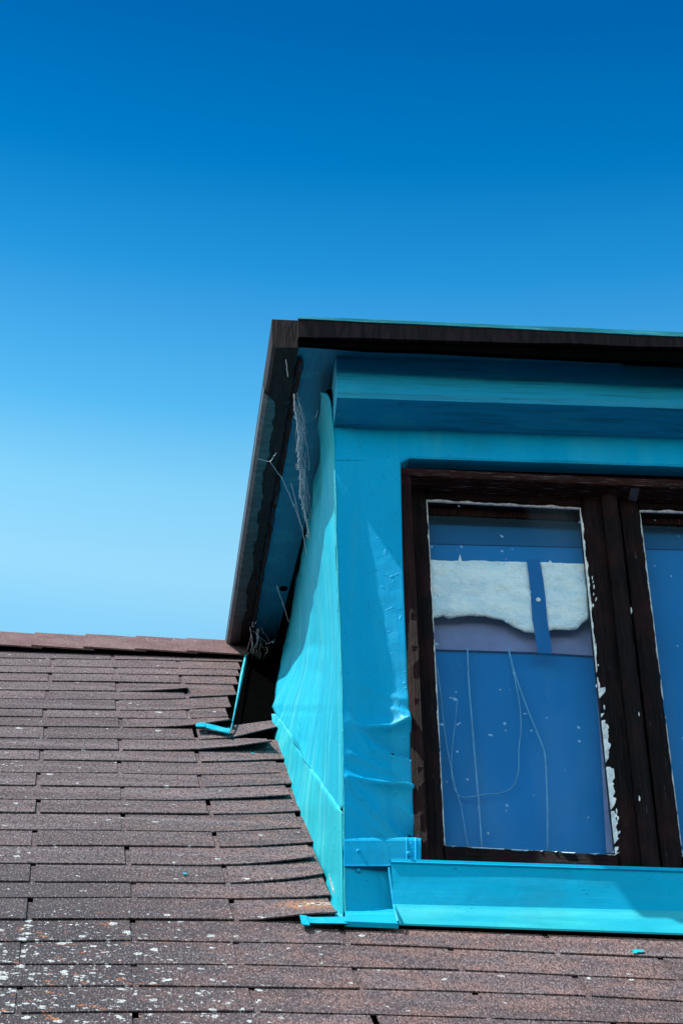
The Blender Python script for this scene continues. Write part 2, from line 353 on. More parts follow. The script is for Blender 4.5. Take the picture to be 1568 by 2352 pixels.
# courses: (lower-edge line as measured, slots, right end or None, curls {x: lifted y})
CO = [
 ([(0,1510),(262,1513.6),(544,1519)], [259], 556, None),
 ([(0,1528),(262,1532.5),(544,1536.5)], [120,412], 553, None),
 ([(0,1543.6),(262,1547.4),(544,1552)], [267], 550, None),
 ([(0,1562.7),(262,1565.4),(544,1571)], [114,418], 547, None),
 ([(0,1583.4),(262,1586),(545,1590)], [270], 431, [(280,0),(340,2.5),(400,7),(431,10.5)]),
 ([(0,1603.6),(262,1606),(424,1603.6),(437,1601),(543,1596)], [107,430], 543, None),
 ([(0,1626.5),(262,1630),(415,1630),(525,1627)], [270], 531, [(400,0),(450,2),(525,4)]),
 ([(0,1645),(262,1648),(435,1650),(521,1650)], [101,435], 524, [(435,0),(521,4)]),
 ([(0,1666.6),(262,1669),(338,1670),(529,1672)], [278], 531, [(338,0),(400,3),(443,7),(487,14.5),(529,22)]),
 ([(0,1694),(262,1696.6),(446,1698),(640,1702)], [103,452], 640, [(458,0),(500,4),(542,8),(580,21),(640,37)]),
 ([(0,1720),(274,1722),(450,1724),(630,1726)], [277], 624, [(400,1),(450,3),(538,12),(624,26)]),
 ([(0,1742.4),(262,1746.5),(454,1750),(656,1752)], [94,457], 657, [(457,1),(560,5),(632,10),(656,10)]),
 ([(0,1772.4),(262,1774.6),(450,1779),(641,1779)], [276], 644, [(450,0),(588,4),(641,6)]),
 ([(0,1802.8),(262,1805.8),(457,1807.5),(676,1809)], [86,463], 678, [(463,0),(588,5),(676,10)]),
 ([(0,1834.6),(279,1836.5),(480,1839),(665,1841)], [283], 667, [(420,0),(480,5),(588,10.5),(665,17)]),
 ([(0,1865.4),(281,1867),(482,1868.5),(700,1871)], [86,484], 702, [(484,0),(588,3),(700,10)]),
 ([(0,1904.7),(281,1906.6),(495,1909.5),(690,1911)], [285], 692, [(495,0),(588,5),(690,12)]),
 ([(0,1941.5),(262,1942),(495,1945),(723,1949)], [77,499], 725, [(499,0),(588,3),(723,15)]),
 ([(0,1982.7),(289,1984.6),(510,1989),(721,1991)], [294], 723, [(450,0),(510,2.5),(588,7),(660,15),(721,24)]),
 ([(0,2024),(300,2025.6),(518,2028),(745,2032)], [73,523], 748, [(523,0),(588,4),(680,13),(745,26)]),
 ([(0,2061),(300,2059.7),(536,2063),(759,2069)], [308], 761, [(536,0),(588,2),(700,8),(759,14)]),
 ([(0,2110.7),(300,2109.6),(538,2112),(772,2116)], [66,542], 774, [(560,0),(620,6),(689,15),(740,20),(772,22)]),
 ([(0,2161),(300,2158.5),(551,2162),(789,2167),(1029,2176),(1273,2188),(1568,2200)], [308,798,1280], None, None),
 ([(0,2213.5),(338,2213.5),(555,2215),(805,2221),(1029,2226),(1317,2239),(1568,2250)], [50,553,1061,1557], None, None),
 ([(0,2265),(300,2264),(581,2267),(830,2270),(1029,2275),(1344,2286),(1568,2299)], [311,831,1351], None, None),
 ([(0,2327),(262,2323.5),(580,2323),(850,2329),(1119,2338),(1568,2352)], [41,590,1122], None, None),
 ([(0,2388),(600,2385),(900,2391),(1568,2415)], [315,880,1450], None, None)]
TOPH = .0055
wcourse = []
for ln, sl_, re, cu in CO:
    pts = [rc(px, py, TOPH) for px, py in ln]
    # rest line: extended level on both sides
    wcourse.append((pts, sorted(rc(px, lerp_pts(ln, px), TOPH)[0] for px in sl_), rc(re, lerp_pts(ln, re), TOPH)[0] if re else None,
                    [(rc(px, lerp_pts(ln, px), TOPH)[0], dy) for px, dy in cu] if cu else None))
last = wcourse[-1][0][0][1]
wl = last; par = True
while wl-.135 > WE-.01:           # courses below the frame down to the eave
    wl -= .135; wcourse.append(([(-.5, wl), (.5, wl)], [(-.62 if par else -.45)], None, None)); par = not par
PITCH = .333; HALF = .0047
def tabs_for(slots, a, b, known_only=False):
    s = list(slots)
    while s[0]-PITCH > a+.05: s.insert(0, s[0]-PITCH+rnd.uniform(-.004, .004))
    while s[-1]+PITCH < b-.05: s.append(s[-1]+PITCH+rnd.uniform(-.004, .004))
    out = []; e = [a-HALF]+s+[b+HALF]
    for x0, x1 in zip(e, e[1:]):
        if x1-x0 > .02: out.append((x0+HALF, x1-HALF))
    return out
LIFT = {4: 1, 8: 1, 9: .35, 10: 1, 11: .15, 12: .15, 13: .15, 14: .4, 15: .2, 16: .15, 17: .2, 18: .4, 19: .15, 20: .15, 21: 1}
def make_tab(ci, x0, x1, pts, curl, up, skew=-.03):
    n = 9 if x1-x0 > .2 else 6
    seed = rnd.uniform(0, 99); h0 = rnd.uniform(-.0006, .0009)
    ncol = []; scale_px = 1200
    for i in range(n):
        t = i/(n-1); X = x0+(x1-x0)*t
        wb = lerp_pts(pts, X)+.0016*nz3(seed, X, 0, 7)+.0007*nz3(X, seed, 3, 60)
        lift = 0
        if curl and X > curl[0][0]-.001:
            dy = lerp_pts(curl, X); k_ = LIFT.get(ci, .08); sc_ = 930+22*ci
            lift = dy*k_/sc_
            wb += dy*(1-k_)/(sc_*(.145+.0042*ci))       # the course itself climbs towards the flashing
        ncol.append((X, wb, lift))
    prof = [0, .028, .07, up*.62, up]
    rows_t, rows_b = [], []
    for k, dw in enumerate(prof):
        rt, rb = [], []
        for X, wb, lift in ncol:
            ww = min(wb+dw, RIDGE_W-.002); dd = ww-wb
            h = TOPH+h0-.0025*(dd/.13)+.0006*nz3(X, ww, seed, 14) + lift*max(0, 1-dd/.16)**1.6
            if dd > .13: h = min(h, TOPH-.0025)
            h = max(h, .0004)
            XX = X+skew*dd
            rt.append(RP(XX, ww, h)); rb.append(RP(XX, ww, h-.0024))
        rows_t.append(rt); rows_b.append(rb)
    vs, ft = grid(rows_t); n0 = len(vs); vb, fb = grid(rows_b)
    vs += vb; fs = ft+[tuple(reversed([q+n0 for q in f])) for f in fb]
    nr = len(prof)
    for i in range(n-1): fs.append((i, n0+i, n0+i+1, i+1)); a = (nr-1)*n+i; fs.append((a, a+1, n0+a+1, n0+a))
    for j in range(nr-1):
        a, b = j*n, (j+1)*n; fs.append((a, b, n0+b, n0+a)); a += n-1; b += n-1; fs.append((a, n0+a, n0+b, b))
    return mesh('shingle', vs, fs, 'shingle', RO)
for ci, (pts, slots, re, curl) in enumerate(wcourse):
    up = .272
    if re is None: spans = [(XL, XR)]
    else: spans = [(XL, re)]
    for a, b in spans:
        tl = tabs_for(slots, a, b)
        for x0, x1 in tl:
            lst = re is not None and abs(x1-re) < .01
            u_ = .17 if (lst and ci in (9, 10)) else (.262 if lst else up)
            make_tab(ci, x0, x1, pts, curl, u_)
    if re is not None:      # the same course to the right of the dormer
        wR = pts[-1][1] if not curl else pts[-1][1]
        off = .08 if ci % 2 else .25
        xs0 = RX+.02+rnd.uniform(0, .01); s0 = RX+off
        for x0, x1 in tabs_for([s0], xs0, XR):
            make_tab(ci, x0, x1, [(0, wR), (3, wR)], None, up)
# ridge caps, each folded over the ridge, lapping leftwards
ycap = .134; x0r = roof(203, 1478).x
kk = 0; xx = x0r-12*ycap
capz = RT.z
while xx < XR-.02:
    x = xx; xx += ycap; kk += 1
    if x < XL or (-.058-ycap < x < RX+.02): continue
    top = hit(min(max(784+(x)*0, 0), 1568), 1470, (0, RT.y, 0), (0, 1, 0)).z if False else None
    zt = onY(265, 1466, RT.y).z
    vs_t, vs_b = [], []
    dz = rnd.uniform(-.001, .001)
    secs = [(x-.02, .0), (x+ycap*.5, .002), (x+ycap+.012, .0045)]
    secs = [(x-.008, .0075), (x+ycap*.5, .0055), (x+ycap+.02, .003)]
    prof = [(-.142, -.164), (-.11, -.123), (-.05, -.050), (-.015, -.008), (0, 0), (.02, -.012), (.05, -.05), (.12, -.15)]
    rows = []; rowsb = []
    for (sx, hh) in secs:
        r1, r2 = [], []
        for (py_, pz_) in prof:
            wav = .002*nz3(sx, py_, kk, 9)
            nn = Vector((0, -.7 if py_ <= 0 else .7, .7))
            p = Vector((sx, RT.y+py_, zt+pz_+dz+wav-.004)) + nn*hh*(1 if True else 0)
            r1.append(p); r2.append(p-nn*.004)
        rows.append(r1); rowsb.append(r2)
    v1, f1 = grid(rows); n0 = len(v1); v2, f2 = grid(rowsb)
    fs = flip(f1)+[tuple(q+n0 for q in f) for f in f2]
    n = len(prof)
    for j in range(len(secs)-1):
        a, b = j*n, (j+1)*n; fs.append((a, b, n0+b, n0+a)); a += n-1; b += n-1; fs.append((a, n0+a, n0+b, b))
    for i in range(n-1):
        fs.append((i, i+1, n0+i+1, n0+i)[::-1]); a = (len(secs)-1)*n+i; fs.append((a, a+1, n0+a+1, n0+a))
    mesh('ridge_cap', v1+v2, fs, 'ridge', RO)
# cyan paint drips on shingles
for i, (px, py, r) in enumerate([(425, 2008, .0042), (1465, 2186, .0085), (580, 1731, .003), (1458, 2190, .004)]):
    pts = []
    for k in range(11):
        a = 2*math.pi*k/11; rr = r*rnd.uniform(.6, 1.2)
        c0 = roof(px, py, .0075); pts.append(c0+Vector((1, 0, 0))*rr*math.cos(a)*1.2+U*rr*1.4*math.sin(a))
    prism('paint_drop', pts, NR*.0012, 'ledge', RO)

# ------------------------------------------------------------------ dormer
DO = empty('dormer', (0, 0, 0), 'cyan painted roof dormer with crumpled sheet metal, dark roof edge and brown window', 'dormer')
def both(fn):                     # left side and its mirror image on the right
    fn(lambda v: Vector(v), False); fn(mir, True)
def gsheet(name, rows, mat, mf, mirrored, th=.0015, smooth=True):
    rows = [[mf(p) for p in r] for r in rows]
    vs, fs = grid(rows)
    o = mesh(name, vs, fs if mirrored else flip(fs), mat, DO, smooth); solidify(o, th); return o
EDGE = [(903,751),(915,757),(935,760),(985,765),(1080,769.5),(1250,773),(1330,776),(1540,784.5),(1700,788),(1850,789.5),(1990,791),(2060,792),(2112,793.5)]
# --- cheek
CL = [(903,747),(930,742),(960,737),(1004,733),(1061,730),(1165,711),(1290,690),(1326,683),(1401,669),(1483,652),(1540,641),(1590,631),(1625,627),(1650,641),(1680,664),(1740,699),(1790,733),(1858,781)]
BLR = [(1640,632),(1690,640),(1740,655),(1775,668),(1850,690),(1890,707),(1950,730),(2010,757),(2060,770),(2112,790)]
YL = [(903,.03),(960,.2),(1004,.36),(1061,.46),(1165,.82),(1290,1.14),(1326,1.30),(1401,1.58),(1483,1.80),(1540,1.70),(1590,1.52),(1625,1.38),(1640,1.33)]
def ckp(px, py):                 # the cheek as it stands: leaning in at the top, its foot on the roof
    if py < 1640: xl, yl = lerp_pts(CL, py), lerp_pts(YL, py)
    else: xl = lerp_pts(BLR, py); yl = roof(xl, py, .004).y
    xr = lerp_pts(EDGE, py); t = (px-xl)/max(1, xr-xl)
    return onY(px, py, yl*(1-t))
def cheek(mf, mi):
    rows = []; ys = [903+(1858-903)*j/110 for j in range(111)]
    for py in ys:
        xl, xr = lerp_pts(CL, py), lerp_pts(EDGE, py); 
        r = []
        for i in range(33):
            t = i/32; px = xl+(xr-xl)*t
            p = ckp(px, py)
            # long creases pressed into the sheet
            c1 = lerp_pts([(1000,758),(1220,738),(1330,726),(1500,712),(1600,700),(1700,690),(1800,715)], py)
            c2 = lerp_pts([(1000,760),(1300,745),(1500,735),(1640,722),(1800,735)], py)
            d = .009*math.exp(-abs(px-c1)/9)*min(1, max(0, (py-1050)/200)) - .003*math.exp(-abs(px-c2)/14)
            d += .008*nz3(p.x, p.y*1.5, p.z*.5, 3.2)+.0018*nz3(p.x, p.y, p.z*.4, 22)
            d += .012*max(0, (1000-py)/100)*(1-t)
            d += .003*math.exp(-((t-1)/.05)**2)
            p = p+Vector((-d, 0, 0)); r.append(p)
        rows.append(r)
    gsheet('cheek_sheet', rows, 'sheet', mf, mi)
    # stepped flashing along the roof line
    BL = [(1640,632),(1690,640),(1740,655),(1775,668),(1850,690),(1890,707),(1950,730),(2010,757),(2060,770),(2112,790)]
    BR = [(1640,633),(1650,641),(1680,664),(1740,699),(1790,733),(1858,781),(1863,789.5),(1990,791),(2060,792),(2114,793.5)]
    rows = []
    for j in range(81):
        py = 1640+(2114-1640)*j/80; xl, xr = lerp_pts(BL, py)-9, lerp_pts(BR, py)+ (3 if py < 1858 else 0)
        r = []
        for i in range(15):
            t = i/14; p = ckp(xl+(xr-xl)*t, py); d = .004+.0028*nz3(p.x, p.y*1.5, p.z, 8)+.003*(1-t)**3-.003*(t > .97 and py < 1858)
            r.append(p+Vector((-d, 0, 0)))
        rows.append(r)
    gsheet('cheek_flashing', rows, 'sheet_low', mf, mi)
    # timber behind the sheet
    def cx_(y): return .012-.023*y
    y1 = 1.42
    y1 = 1.25
    poly = [(.05, .02, .03), (.05, .02, 1.285), (.07, y1, 1.285+SO*y1), (.03, y1, 1.159*y1+.02)]
    prism('cheek_board', [mf(Vector(p)) for p in poly], (.012 if not mi else -.012, 0, 0), 'soffw', DO)
    poly = [(.075, 1.2, 1.159*1.2), (.075, 1.2, 1.285+SO*1.2), (.075, 2.02, 2.34)]
    prism('gap_shade', [mf(Vector(p)) for p in poly], (.012 if not mi else -.012, 0, 0), 'void', DO)  # black panel added to paint the dark of the open gap
    prism('gap_end_shade', [mf(Vector(p)) for p in ((-.115, 1.99, 2.25), (.3, 1.99, 2.25), (.3, 1.99, 2.40), (-.115, 1.99, 2.40))], (0, .02, 0), 'void', DO)  # black end piece added to shut light out and keep the gap dark
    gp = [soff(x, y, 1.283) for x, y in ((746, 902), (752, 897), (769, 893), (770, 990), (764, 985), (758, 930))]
    prism('eave_shade', [mf(p) for p in gp], (0, 0, .004), 'void', DO)  # black patch painted in for the shade between cheek and beam
    # folded corner bead
    pp = [mf(onY(lerp_pts(EDGE, py)+1.0*math.sin(py*.045)*.5, py, -.003+.0012*nz3(py, 0, 0, .02))) for py in range(960, 2105, 9)]
    vs, fs = tubes([(pp, [.0019+.0009*nz3(i, 3, 0, .4) for i in range(len(pp))])], 6)
    mesh('corner_bead', vs, fs, 'sheet_low', DO, True)
both(cheek)
# --- front casing: crumpled sheet
CR = [(1050,917),(1075,918),(1300,925),(1500,934),(1700,946),(1800,951),(1930,959),(1992,962)]
CREASE = [  # (ax,ay,bx,by, amp at a, amp at b, width px)
 (800,1662,947,1727,.001,-.010,16), (813,1668,941,1655,.001,.009,13), (905,1622,944,1664,.002,.006,12), (795,1790,953,1797,.002,.011,15),
 (794,1797,918,1917,.003,.006,12), (850,1702,950,1735,.001,.009,12), (800,1560,930,1600,.001,.003,22), (900,1760,952,1792,-.002,-.008,14), (880,1840,955,1905,.0,-.006,18), (796,1850,905,1925,.001,.003,9), (860,1600,948,1640,.0,.004,9), (805,1735,900,1760,.002,.003,14), (915,1830,957,1870,.001,.005,9), (800,1640,850,1720,.001,.002,10)]
def casing_off(px, py, p):
    lit = lerp_pts([(1100,826),(1180,828),(1230,831),(1300,842),(1400,858),(1480,868),(1560,882),(1640,897),(1720,905),(1800,900),(1850,905),(1930,925),(2000,925)], py)
    xl = lerp_pts(EDGE, py)
    s = .0
    run = min(px, lit)-xl
    s += run/1250*.27*min(1, max(0, (py-1062)/160))                      # the left part leans back from the bead
    s += max(0, px-lit)/1250*-.13
    for ax, ay, bx, by, aa, ab, wd in CREASE:
        dx, dy = bx-ax, by-ay; L = math.hypot(dx, dy); t = ((px-ax)*dx+(py-ay)*dy)/L/L
        tt = min(1, max(0, t)); d = math.hypot(px-(ax+dx*tt), py-(ay+dy*tt))
        s -= 2.3*(aa+(ab-aa)*tt)*math.exp(-d/wd*1.2)
    s += .0012*nz3(p.x, 0, p.z, 9)+.0004*nz3(p.x, 0, p.z, 40)
    return s
def casing(mf, mi):
    rows = []
    for j in range(191):
        py = 1062+(1932-1062)*j/190; xl, xr = lerp_pts(EDGE, py), lerp_pts(CR, py); r = []
        for i in range(41):
            px = xl+(xr-xl)*i/40; p = onY(px, py, 0); r.append(p+Vector((0, casing_off(px, py, p)-.004, 0)))
        e = r[-1]; r.append(e+Vector((.001, .012, 0))); r.append(e+Vector((.001, .05, 0)))
        rows.append(r)
    rows = [list(r) for r in rows]
    vsrows = [[mf(p) for p in r] for r in rows]
    vs, fs = grid(vsrows); mesh('corner_casing', vs, fs if mi else flip(fs), 'front', DO, True)
    # lapped flange strip at the foot, with rivets
    rows = []
    for py, yo in ((1924, -.001), (1928, -.005), (1932, -.0065), (1960, -.007), (1986, -.0075), (1990, -.008), (1991, -.004)):
        r = []
        for px in (790, 800, 817, 818.5, 880, 932, 934, 937, 952, 955, 958, 966.5):
            bump_ = -.0025 if px in (934, 955) else 0
            ryo = yo+bump_+(.010 if px < 930 else .010)*min(1, (px-790)/130)
            r.append(onY(px, py+(1.5 if px > 950 and py > 1980 else 0), ryo))
        rows.append(r)
    rows = [[mf(p) for p in r] for r in rows]; vs, fs = grid(rows)
    fl = mesh('casing_flange', vs, fs if mi else flip(fs), 'front', DO); solidify(fl, .002)
    for (px, py) in ((823, 1956), (939, 1961)):
        c = mf(onY(px, py, -.0035)); r_ = .0042; vs, fs = [], []
        for k, (rr, dp) in enumerate(((1, 0), (.9, -.0015), (.5, -.0028))):
            for q in range(10): a = q*math.pi/5; vs.append(c+Vector((math.cos(a)*r_*rr, dp, math.sin(a)*r_*rr)))
        for k in range(2):
            for q in range(10): fs.append((k*10+q, k*10+(q+1) % 10, (k+1)*10+(q+1) % 10, (k+1)*10+q))
        fs.append(tuple(range(20, 30))); mesh('rivet', vs, fs, 'front', fl)
    # lower casing below the flange, running down on to its part of the ledge
    rows = []
    for j, py in enumerate((1985, 1996, 2015, 2040, 2060, 2078, 2084, 2092, 2102, 2112, 2120)):
        r = []
        for i in range(9):
            t = i/8
            px = 792+(lerp_pts([(1985,893),(2080,905),(2120,915)], py)-792)*t
            split = 2098-14*t
            yo = -.003+.019*min(t, .8)
            if py <= split: p = onY(px, py, yo)
            else:
                a = onY(px, split, yo); b = roof(px, 2117+5*t, .018); f_ = (py-split)/(2120-split); p = a.lerp(b, min(1, f_)); 
            r.append(p)
        r2 = roof(0, 0)
        rows.append(r)
    rows.append([p+Vector((0, .004, -.007)) for p in rows[-1]])
    rows = [[mf(p) for p in r] for r in rows]; vs, fs = grid(rows)
    mesh('lower_casing', vs, fs if mi else flip(fs), 'apron', DO)
    c = mf(onY(823, 2000, .0005)); vs = []
    for rr, dp in ((.0042, 0), (.0025, -.0025)):
        for q in range(10): a = q*math.pi/5; vs.append(c+Vector((math.cos(a)*rr, dp, math.sin(a)*rr)))
    mesh('rivet', vs, [(q, (q+1) % 10, 10+(q+1) % 10, 10+q) for q in range(10)]+[tuple(range(10, 20))], 'front', DO)
    # bent lip of the foot flashing lying on the shingles
    a0 = roof(689, 2104, .012); a1 = roof(797, 2108, .02); 
    pf = [(roof(689,2103,.014), roof(718,2107,.012), roof(792,2106,.014)), (roof(691,2109,.016), roof(718,2112,.015), roof(796,2112,.018)),
          (roof(693,2119,.015), roof(720,2121,.014), roof(797,2122,.016)), (roof(694,2123,.010), roof(720,2125,.009), roof(797,2126,.010))]
    rows = [[mf(p) for p in r] for r in pf]; vs, fs = grid(rows); o = mesh('foot_lip', vs, fs if mi else flip(fs), 'sheet', DO); solidify(o, .002)
    rows = [[mf(q) for q in (roof(687,2102,.013), roof(689,2102,.018), roof(704,2104,.018), roof(706,2105,.013))], [mf(q) for q in (roof(692,2124,.010), roof(694,2124,.016), roof(711,2125,.016), roof(713,2126,.010))]]
    vs, fs = grid(rows); o = mesh('lip_end', vs, fs if mi else flip(fs), 'sheet', DO); solidify(o, .002)
    # post behind the casing
    prism('corner_post', [mf(Vector(p)) for p in ((.014, .03, .06), (.12, .03, .06), (.12, .09, .06), (.014, .09, .06))], (0, 0, 1.06), 'void', DO)
both(casing)
# --- header board, beam, soffits
zt = zline((775, 983), (1568, 1010), 0)
zh = zline((785, 1063), (917, 1065), 0); zl = zline((918, 1053), (1568, 1073), 0)
xa, xb = onY(768, 1000, 0).x, RX-onY(768, 1000, 0).x
nseg = 60
def strip(name, prof, x0, x1, mat, n=nseg, smooth=False, wob=0):
    """prof(x) -> list of (y,z); closed section swept along x"""
    rows = []
    for i in range(n+1):
        x = x0+(x1-x0)*i/n; rows.append([Vector((x, y+wob*nz3(x, k, 0, 8), z+wob*nz3(x, k, 5, 8))) for k, (y, z) in enumerate(prof(x))])
    m_ = len(rows[0]); rows = [r+[r[0]] for r in rows]
    vs, fs = grid(rows); fs += [tuple(range(m_))[::-1], tuple(n*(m_+1)+k for k in range(m_))]
    return mesh(name, vs, fs, mat, DO, smooth)
_zl, x918 = zl, onY(918, 1053, 0).x
def zl(x):
    xm = min(x, RX-x)
    if xm >= x918: return _zl(x)
    return zh(xm)+(_zl(x)-_zl(xm))
strip('header_board', lambda x: [(-.0025, zt(x)+.006), (-.0035, zl(x)+.004), (-.001, zl(x)+.0), (.026, zl(x)+.001), (.03, zt(x)+.004)], xa, xb, 'front', wob=.0015)
zbt = zline((773, 813), (1568, 837), -.085); zbb = zline((775, 911), (1568, 936), -.085); zbc = zline((775, 901), (1568, 925), -.085)
zu = lambda x: 1.135+(zbb(x)-zbb(0))*.9
strip('frieze_beam', lambda x: [(-.085, zbt(x)+.02), (-.087, zbc(x)), (-.0815, zbb(x)+.0008), (-.003, zt(x)), (.02, zt(x)), (.02, zbt(x)+.02)], -.003, RX+.003, 'beamw', wob=.0012)
IN, OUT = -.078, -.127
FY = -.16
def sz(y, o=0): return 1.285+SO*y+o
def sidesoffit(mf, mi):
    poly = [(IN-.002, -.137, sz(-.137)), (.02, -.137, sz(-.137)), (.0, 2.0, sz(2.0)), (IN-.002, 2.0, sz(2.0))]
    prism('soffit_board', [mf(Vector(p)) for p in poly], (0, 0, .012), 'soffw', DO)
    # rake: dark boarding whose underside shows, ragged felt along the inside, zinc along the outside
    rows = []
    for j in range(90):
        y = -.142+(2.10+.142)*j/89
        a = IN+.004*nz3(y, 0, 0, 9)+.003*nz3(y, 2, 0, 35); lo = sz(y, -.012)
        rows.append([mf(Vector(p)) for p in ((a, y, lo+.0), (OUT+.006, y, lo-.003), (OUT, y, lo+.004), (OUT-.001, y, lo+.075), (a, y, lo+.075))])
    rows = [r+[r[0]] for r in rows]; vs, fs = grid(rows); n = 6
    fs += [tuple(range(5)), tuple(89*6+k for k in range(5))[::-1]]
    rk = mesh('rake_board', vs, fs if not mi else flip(fs), 'edge', DO)
    rows = []
    for j in range(140):
        y = .10+(2.08-.10)*j/139
        a = OUT+.024+.007*nz3(y, 5, 0, 6)+.005*nz3(y, 7, 0, 26)+ (.006 if y > .9 else 0); a -= max(0, (.16-y)/.06)*.016; lo = sz(y, -.0155)
        rows.append([mf(Vector(p)) for p in ((a, y, lo+.0015), (OUT+.005, y, lo-.001), (OUT-.0025, y, lo+.007), (OUT-.003, y, lo+.03))])
    vs, fs = grid(rows); o = mesh('zinc_strip', vs, fs if mi else flip(fs), 'zinc', rk); solidify(o, .001)
    # frayed felt edge hanging along the soffit
    paths = []
    for s0 in range(4):
        pts = []
        for j in range(120):
            y = -.08+2.0*j/119; pts.append(mf(Vector((IN+.003+.003*s0+.004*nz3(y, s0, 1, 14)+.002*nz3(y, s0, 9, 50), y, sz(y, -.006-.002*s0+.002*nz3(y, s0, 3, 30))))))
        paths.append((pts, [.0016+.001*abs(nz3(i, s0, 0, .3)) for i in range(120)]))
    vs, fs = tubes(paths, 4); mesh('felt_edge', vs, fs, 'edge', DO)
both(sidesoffit)
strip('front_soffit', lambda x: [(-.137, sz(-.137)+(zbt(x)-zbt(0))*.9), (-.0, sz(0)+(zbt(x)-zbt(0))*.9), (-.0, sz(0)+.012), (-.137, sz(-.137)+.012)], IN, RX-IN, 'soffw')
zf0 = zline((685, 790), (1568, 833), FY); zfm = zline((685, 772), (1568, 797), FY); zft = zline((685, 736), (1568, 777), FY); zfc = zline((690, 731), (1568, 767), FY)
ffl = onY(684, 760, FY).x
fa = strip('front_fascia', lambda x: [(FY+.012, zfm(x)+.002), (FY, zfm(x)), (FY-.002, zft(x)), (FY-.001, zfc(x)-.002), (FY+.02, zfc(x)+.0), (FY+.02, zfm(x)+.003)], ffl, RX-ffl, 'edge', wob=.002)
strip('fascia_shade', lambda x: [(FY+.010, zf0(x)+.010), (FY+.010, zfm(x)+.006), (FY+.0195, zfm(x)+.006), (FY+.0195, zf0(x)+.010)], ffl+.001, RX-ffl-.001, 'void', wob=.003)  # black strip painted in for the shade under the fascia
dr = strip('drip_edge', lambda x: [(FY-.0045, zft(x)+.0005+.0008*nz3(x, 0, 0, 60)), (FY-.005, zfc(x)), (FY+.02, zfc(x)+.004), (FY+.02, zfc(x)+.0015), (FY-.0025, zfc(x)-.001), (FY-.002, zft(x)+.001)], ffl+.002, RX-ffl, 'drip', n=160, wob=.0008)
kn = soff(651, 1352, 1.2845)
for mf in (lambda v: Vector(v), mir):
    prism('knot_hole', [mf(kn+Vector((.010*math.cos(a), .022*math.sin(a), SO*.022*math.sin(a)))) for a in [k*math.pi/5 for k in range(10)]], (0, 0, -.0008), 'void', DO)
# roof panel of the dormer
def rtop(y): return zfc(.4)-.006+SO*(y-FY)
mesh('dormer_roof', *hexa([(OUT-.0005, FY+.0205, rtop(FY+.0205)-.045), (RX-OUT+.0005, FY+.0205, rtop(FY+.0205)-.045), (RX-OUT+.0005, 2.14, rtop(2.14)-.05), (OUT-.0005, 2.14, rtop(2.14)-.05)],
     [(OUT-.0005, FY+.0205, rtop(FY+.0205)), (RX-OUT+.0005, FY+.0205, rtop(FY+.0205)), (RX-OUT+.0005, 2.14, rtop(2.14)-.02), (OUT-.0005, 2.14, rtop(2.14)-.02)]), 'edge', DO)
# --- window sill apron, bead and sloping ledge
A = {k: zline((965, a), (1568, b), y) for k, a, b, y in (('t', 1963, 1990, .035), ('t2', 1966, 1991, .0), ('b', 1981, 2000.5, -.004), ('b2', 1986, 2004, -.004), ('f', 2081, 2095, -.006))}
xs0 = onY(900, 2040, -.006).x; xs1 = RX-xs0
def led(x):
    px0, py0 = 914, 2122; a = roof(914, 2121.5, .013); b = roof(1568, 2144.5, .015); t = (x-a.x)/(b.x-a.x); return a.y+(b.y-a.y)*t, a.z+(b.z-a.z)*t
def apr(x):
    ly, lz = led(x)
    c = .0012*nz3(x, 0, 0, 5)
    return [(.05, A['t'](x)+.0), (.012, A['t2'](x)+.001), (-.003, A['b'](x)+.006), (-.004, A['b'](x)), (-.0065, A['b'](x)-.003), (-.003, A['b2'](x)), (-.005+c, A['f'](x)+.045), (-.0085, A['f'](x)),
            (-.006+(ly+.006)*.5, A['f'](x)+(lz-A['f'](x))*.5+.003), (ly, lz), (ly+.001, lz-.003), (ly+.02, lz-.004), (.05, -.02+.0*x)]
rows = []
for i in range(81):
    x = xs0+(xs1-xs0)*i/80; rows.append([Vector((x, y, z)) for y, z in apr(x)])
def sub(a, b): return [r[a:b] for r in rows]
for nm, a, b, mt in (('sill_apron', 0, 8, 'apron'), ('sill_ledge', 7, 11, 'ledge'), ('ledge_shade', 10, 13, 'void')):  # underside of the ledge coloured black for the shade beneath it
    vs, fs = grid(sub(a, b)); mesh(nm, vs, flip(fs), mt, DO)
# seam between lower casing and apron
pp = [onY(px, py, yy) for px, py, yy in ((893, 1994, -.002), (896, 2020, -.003), (900, 2050, -.004), (904, 2080, -.006))]+[roof(908, 2095, .03), roof(914, 2118, .022)]
vs, fs = tubes([(pp, .0022)], 6); mesh('seam', vs, fs, 'apron', DO)
vs, fs = tubes([([mir(p) for p in pp], .0022)], 6); mesh('seam', vs, fs, 'apron', DO)
